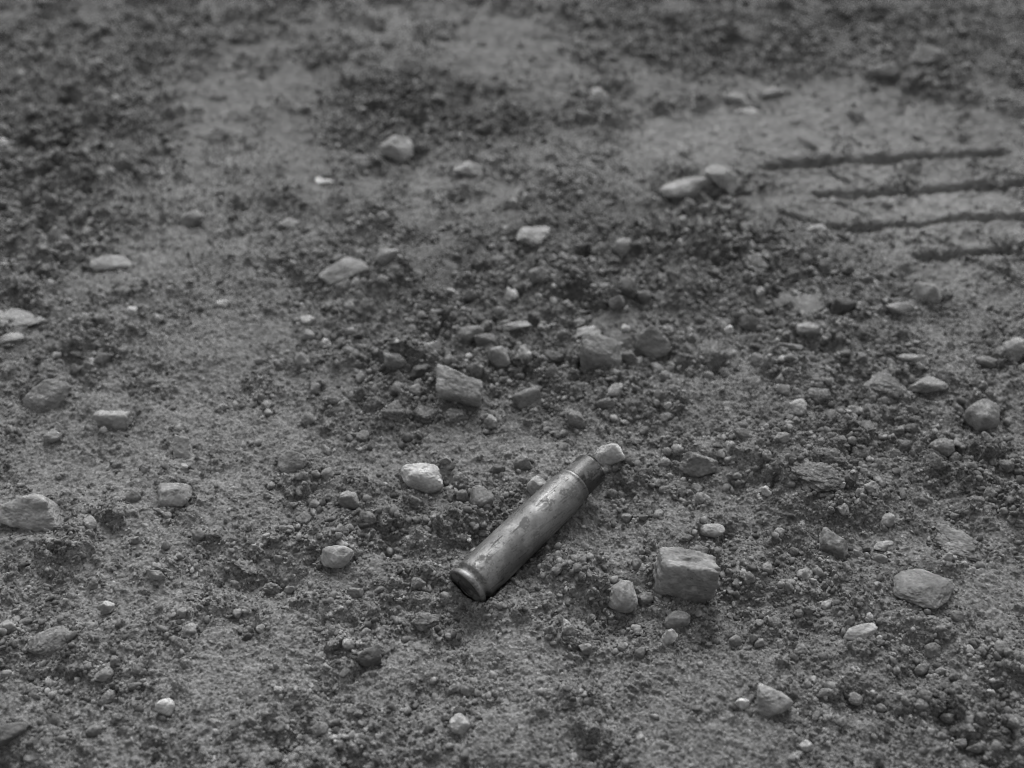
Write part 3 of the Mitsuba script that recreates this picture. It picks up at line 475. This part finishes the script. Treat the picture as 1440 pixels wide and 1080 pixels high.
# ---------------------------------------------------------------- loose crumbs and grit, too many to count
PROTO = {s: [rock(np.random.default_rng(70 + i), 'cag'[i % 3], s) for i in range(14)] for s in (1, 2)}
o0 = trimesh.creation.icosphere(subdivisions=0)
PROTO[0] = []
for i in range(14):
    rr = np.random.default_rng(170 + i)
    PROTO[0].append((o0.vertices * rr.uniform(0.6, 1.25, (len(o0.vertices), 1)), o0.faces))


def strew(key, n, sizes, sub, power, floor, mat, label, cat, ymax, sink, rim=0.0):
    no = 0
    cx, cy = rng.uniform(-260, 260, n * 9), 112 + (ymax - 112) * rng.random(n * 9) ** 1.25
    ok = (np.abs(cx) < 0.46 * cy + 75) & (rng.random(n * 9) < (floor + (1 - floor) * sample(LOOSE, cx, cy) ** power) * (0.35 + 0.65 * (170 / np.maximum(cy, 170))) * np.clip(sample(LOOSE, cx, cy) / 0.22, 0.2, 1))
    cx, cy = cx[ok][:n], cy[ok][:n]
    if rim:   # soil banked against the stones
        ring = [(a + (b / 2 + 0.5) * rng.normal(1.02, 0.09, k := int((b + d) * rim)) * np.cos(t := rng.uniform(0, 6.3, k)), c - 0.06 * d + (d / 2 + 0.5) * rng.normal(1.02, 0.09, k) * np.sin(t)) for a, c, b, d in placed]
        cx, cy = np.concatenate([cx] + [q[0] for q in ring]), np.concatenate([cy] + [q[1] for q in ring])
    tt = ((cx - CASE_A[0]) * ab[0] + (cy - CASE_A[1]) * ab[1]) / (ab[0] ** 2 + ab[1] ** 2)
    sd = np.abs((cx - CASE_A[0]) * ab[1] - (cy - CASE_A[1]) * ab[0]) / np.hypot(*ab[:2])
    ok = ~((sd < CASE_R * 0.8) & (np.abs(tt - 0.5) < 0.56))
    cx, cy = cx[ok], cy[ok]
    n = len(cx)
    size = sizes[0] * (sizes[1] / sizes[0]) ** (rng.random(n) ** 1.8) * (0.8 + 0.6 * np.maximum(cy - 150, 0) / 400)
    z = sample(H, cx, cy) + size * 0.5 * sink
    pick = rng.integers(0, 14, n)
    qn = rng.normal(size=(n, 4))
    a, b, c, d = (qn / np.linalg.norm(qn, axis=1, keepdims=True)).T
    R = np.stack([np.stack([1 - 2 * (c * c + d * d), 2 * (b * c - a * d), 2 * (b * d + a * c)], -1), np.stack([2 * (b * c + a * d), 1 - 2 * (b * b + d * d), 2 * (c * d - a * b)], -1), np.stack([2 * (b * d - a * c), 2 * (c * d + a * b), 1 - 2 * (b * b + c * c)], -1)], 1)
    M = np.zeros((n, 4, 4))
    M[:, :3, :3] = R * (rng.uniform(0.5, 1.15, (n, 1, 3)) * size[:, None, None] / 2000)
    M[:, 2, :3] *= 0.85
    M[:, :3, 3] = np.stack([cx, cy, z], -1) / 1000
    M[:, 3, 3] = 1
    for k in range(14):
        pv, pf = PROTO[sub][k]
        scene[f'{key}_piece_{k}'] = {'type': 'shapegroup', 'piece': mikit.ply((pv, pf), mat, smooth=False if sub == 0 else True)}
    for q in range(n):
        scene[f'{key}__{q + 1:05d}'] = {'type': 'instance', 'group': {'type': 'ref', 'id': f'{key}_piece_{pick[q]}'}, 'to_world': T(M[q])}
    labels[key] = {'label': label, 'category': cat, 'kind': 'stuff'}


strew('clods', 1100, (2.6, 6.0), 2, 2.4, 0.0, 'clod_soil', 'dark crumbly lumps of loose soil heaped behind the cartridge case', 'soil clods', 560, 0.2)
strew('crumbs', 12000, (1.4, 3.4), 1, 1.8, 0.02, 'crumb_soil', 'loose crumbs of dry soil scattered over the ground', 'crumbs', 560, 0.25, rim=0.35)
strew('gravel', 3000, (0.9, 2.4), 1, 0.6, 0.2, 'gravel_stone', 'fine pale gravel scattered through the dirt', 'gravel', 560, 0.3)
strew('fine_crumbs', 34000, (0.9, 1.8), 0, 1.2, 0.08, 'crumb_soil', 'fine broken crumbs of soil between the stones', 'crumbs', 560, 0.3, rim=1.2)
strew('grit', 45000, (0.45, 1.0), 0, 0.6, 0.35, 'crumb_soil', 'sandy grit covering the soil around the cartridge case', 'grit', 420, 0.3)

# ---------------------------------------------------------------- the cartridge case
U = ab / np.linalg.norm(ab)
V = np.cross([0, 0, 1], U)
V /= np.linalg.norm(V)
W = np.cross(U, V)


def lathe(profile, wobble=0.0, n=160, step=0.35):
    """A closed surface of revolution (s, r in mm) about the axis of the case, slightly dented."""
    pts = [np.array(profile[0], float)]
    for a, b in zip(profile[:-1], profile[1:]):
        a, b = np.array(a, float), np.array(b, float)
        for k in range(1, max(1, int(np.hypot(*(b - a)) / step)) + 1):
            pts.append(a + (b - a) * k / max(1, int(np.hypot(*(b - a)) / step)))
    pts = np.array(pts)
    ph = np.arange(n) * 2 * np.pi / n
    s, r = np.repeat(pts[:, 0], n), np.repeat(pts[:, 1], n)
    a = np.tile(ph, len(pts))
    q3 = np.stack([s * 0.16, np.cos(a) * r * 0.16, np.sin(a) * r * 0.16], -1)
    r = r + wobble * np.minimum(r / 4, 1) * ((meshkit.fbm(q3 * 1.2 + 5, 3, 8) - 0.5) * 0.7 + (meshkit.fbm(q3 * 7 + 9, 2, 6) - 0.5) * 0.10)
    p = CASE_A + s[:, None] * U + (r * np.cos(a))[:, None] * V + (r * np.sin(a))[:, None] * W
    i, j = np.meshgrid(np.arange(len(pts) - 1), np.arange(n), indexing='ij')
    f = np.stack([i * n + j, (i + 1) * n + j, (i + 1) * n + (j + 1) % n, i * n + (j + 1) % n], -1).reshape(-1, 4)
    m = trimesh.Trimesh(p / 1000, np.vstack([f[:, [0, 2, 1]], f[:, [0, 3, 2]]]), process=False)
    return m


CASE = 'cartridge_case'
labels[CASE] = {'label': 'spent bottlenecked brass cartridge case, tarnished and scratched, lying across the dirt', 'category': 'cartridge case'}
PARTS = [('rim', [(0.55, 0.01), (0.55, 5.42), (0.0, 5.42), (0.0, 5.5), (0.12, 5.75), (0.35, 5.93), (1.25, 5.95), (1.42, 5.85), (1.5, 5.6), (1.5, 0.01)], 'brass', 0.12),
         ('head', [(0.3, 0.01), (0.3, 2.7), (0.03, 2.75), (0.03, 5.33), (0.1, 5.40), (0.6, 5.40), (0.6, 0.01)], 'head_brass', 0.0),
         ('primer', [(0.08, 0.01), (0.08, 2.3), (0.16, 2.5), (0.4, 2.55), (0.4, 0.01)], 'head_brass', 0.0),
         ('extractor_groove', [(1.4, 0.01), (1.4, 5.05), (2.45, 5.05), (3.0, 5.5), (3.0, 0.01)], 'brass', 0.05),
         ('body', [(2.85, 0.01), (2.85, 5.45), (3.35, 5.86), (3.6, 5.93), (12, 5.93), (28, 5.82), (40.2, 5.62), (40.9, 5.56), (41.25, 5.42), (41.25, 0.01)], 'brass', 0.22),
         ('shoulder', [(41.1, 0.01), (41.1, 5.16), (41.5, 5.13), (42.7, 5.08), (43.0, 5.22), (43.4, 5.24), (43.65, 5.14), (43.8, 4.95), (43.8, 0.01)], 'brass', 0.25),
         ('neck', [(43.6, 0.01), (43.6, 4.84), (44.0, 4.88), (50.5, 4.80), (51.0, 4.75), (51.15, 4.65), (51.15, 4.45), (50.9, 4.32), (44.2, 4.4), (44.0, 0.01)], 'neck_brass', 0.35)]
for part, prof, mat, wob in PARTS:
    scene[f'{CASE}__{part}'] = mikit.ply(lathe(prof, wob), mat, smooth=40)
labels[f'{CASE}__neck'] = {'label': 'neck of the case, darkened and open at the mouth'}

# ---------------------------------------------------------------- materials
def grey(v):
    return mi.Color3f(v, v, v)


def loose_shade(x, y):
    """0 to 1: how loose the soil is, for painting shade between crumbs, at a place in millimetres."""
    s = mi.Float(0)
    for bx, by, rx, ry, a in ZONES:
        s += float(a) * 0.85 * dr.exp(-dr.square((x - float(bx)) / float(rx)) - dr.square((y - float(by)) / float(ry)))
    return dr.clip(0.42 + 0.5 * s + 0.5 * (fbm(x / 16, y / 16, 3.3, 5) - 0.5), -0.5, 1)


def soil_tone(p):
    x, y, z = p.x * 1000, p.y * 1000, p.z * 1000
    v = 0.195 - 0.09 * loose_shade(x, y)  # loose soil darkened to paint in crevice shade; trodden dust is paler itself
    v *= 0.72 + 0.56 * fbm(x / 2.6, y / 2.6, z / 2.6, 3)
    speck = noise(x * 1.9, y * 1.9, z * 1.9)
    grains = mikit.cell_rand(x * 1.7 + 0.9 * noise(x, y, z), y * 1.7 + 0.9 * noise(y, x, z + 9), z * 1.7)
    return v * (0.25 + 0.60 * noise(x * 1.9 + 40, y * 1.9, z * 1.9) + 0.75 * grains + 0.7 * smoothstep(0.8, 0.97, speck) - 0.25 * smoothstep(0.25, 0.05, speck))


def stone_tone(lo, hi, dirt, spots):
    def fn(p, n, uv):
        x, y, z = p.x * 1000, p.y * 1000, p.z * 1000
        v = lo + (hi - lo) * smoothstep(0.25, 0.75, fbm(x / 4.5, y / 4.5, z / 4.5, 4))
        v *= 0.70 + 0.60 * noise(x * 1.8, y * 1.8, z * 1.8)
        v *= 1 - spots * smoothstep(0.66, 0.8, fbm(x * 0.9 + 9, y * 0.9, z * 0.9, 2))
        d = smoothstep(0.45, 0.62, fbm(x / 3.2 + 31, y / 3.2, z / 3.2 + 5, 4)) * dirt
        return grey(v * (1 - d) + 0.15 * (0.65 + 0.7 * noise(x * 2.7, y * 2.7, z * 2.7)) * d)
    return fn


def bumped(bsdf, fn, scale, eps):
    return {'type': 'bumpmap', 'arbitrary': mikit.proc(fn, eps=eps), 'scale': scale, 'bsdf': bsdf}


def fine(p, n, uv):
    x, y, z = p.x * 1000, p.y * 1000, p.z * 1000
    return 0.6 * noise(x * 2.1, y * 2.1, z * 2.1) + 0.4 * noise(x * 4.3, y * 4.3, z * 4.3)


def pitted(p, n, uv):
    x, y, z = p.x * 1000, p.y * 1000, p.z * 1000
    return 0.5 * noise(x * 0.8, y * 0.8, z * 0.8) + 0.35 * noise(x * 1.9, y * 1.9, z * 1.9) + 0.25 * noise(x * 4, y * 4, z * 4)


def rough(tex):
    return {'type': 'principled', 'base_color': mikit.proc(tex), 'roughness': 0.95, 'specular': 0.15}


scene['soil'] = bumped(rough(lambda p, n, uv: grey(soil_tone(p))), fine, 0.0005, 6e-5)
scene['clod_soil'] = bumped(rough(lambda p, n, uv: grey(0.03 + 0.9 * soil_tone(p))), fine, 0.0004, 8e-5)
scene['crumb_soil'] = rough(lambda p, n, uv: grey((0.055 + 0.36 * dr.power(noise(p.x * 420, p.y * 420, 7.7), 2.0)) * (0.6 + 0.8 * noise(p.x * 2300, p.y * 2300, p.z * 2300))))
scene['gravel_stone'] = rough(lambda p, n, uv: grey(0.11 + 0.26 * dr.power(noise(p.x * 310, p.y * 310, 2.2), 2.0) * (0.7 + 0.6 * noise(p.x * 2500, p.y * 2500, p.z * 2500))))
for name, lo, hi, dirt, spots in (('white_stone', 0.40, 0.56, 0.3, 0.2), ('pale_stone', 0.25, 0.37, 0.5, 0.3), ('grey_stone', 0.17, 0.30, 0.45, 0.35), ('dusty_stone', 0.14, 0.24, 0.6, 0.2), ('dark_stone', 0.07, 0.13, 0.4, 0.2)):
    scene[name] = bumped(rough(stone_tone(lo, hi, dirt, spots)), pitted, 0.0007, 8e-5)

_A, _U = [float(a) for a in CASE_A], [float(a) for a in U]


def tarnish(p):
    x, y, z = p.x * 1000, p.y * 1000, p.z * 1000
    s = (x - _A[0]) * _U[0] + (y - _A[1]) * _U[1] + (z - _A[2]) * _U[2]
    a = smoothstep(0.40, 0.62, fbm(x / 5 + 3, y / 6, z / 6, 4))
    b = smoothstep(0.6, 0.78, fbm(x / 1.3 + 8, y / 1.3, z / 1.3, 3))
    streak = smoothstep(0.62, 0.75, fbm(s / 5, x * 1.1 - y * 1.1, z * 1.4, 2))
    speck = smoothstep(0.80, 0.9, noise(x * 1.4, y * 1.4, z * 1.4))
    return s, dr.clip(0.42 * a + 0.3 * b + 0.4 * streak + 0.35 * speck, 0, 1)


def grime(p):
    """Patches of dried soil on the metal."""
    x, y, z = p.x * 1000, p.y * 1000, p.z * 1000
    return smoothstep(0.56, 0.66, fbm(x / 3.4 + 21, y / 3.4, z / 3.4 + 4, 5)) * smoothstep(0.2, 0.6, noise(x * 2.2, y * 2.2, z * 2.2))


def brass(dark):
    def fn(p, n, uv):
        s, t = tarnish(p)
        g = grime(p)
        v = (0.25 - 0.18 * t) * dark * (0.85 + 0.3 * noise(p.x * 2600, p.y * 2600, p.z * 2600))
        return grey(v * (1 - g) + 0.13 * g)
    return fn


def brass_rough(p, n, uv):
    return dr.clip(0.49 + 0.24 * tarnish(p)[1] + 0.4 * grime(p), 0, 0.95)


def brass_metal(p, n, uv):
    return 0.9 - 0.75 * grime(p)


def scratches(p, n, uv):
    x, y, z = p.x * 1000, p.y * 1000, p.z * 1000
    s, t = tarnish(p)
    q = (x - _A[0]) * _U[1] - (y - _A[1]) * _U[0]
    return 0.22 * t + 0.2 * fbm(x * 0.9, y * 0.9, z * 0.9, 3) + 0.5 * fbm(s * 0.12, q * 2.6, z * 2.6, 3) + 0.3 * smoothstep(0.72, 0.78, noise(s * 0.5 + q * 0.7, q * 3.1 - s * 0.3, z * 3.1))


for name, dark in (('brass', 1.0), ('neck_brass', 0.42), ('head_brass', 0.55)):
    scene[name] = bumped({'type': 'principled', 'base_color': mikit.proc(brass(dark)), 'metallic': mikit.proc(brass_metal), 'roughness': mikit.proc(brass_rough), 'specular': 0.5}, scratches, 0.00004, 8e-5)
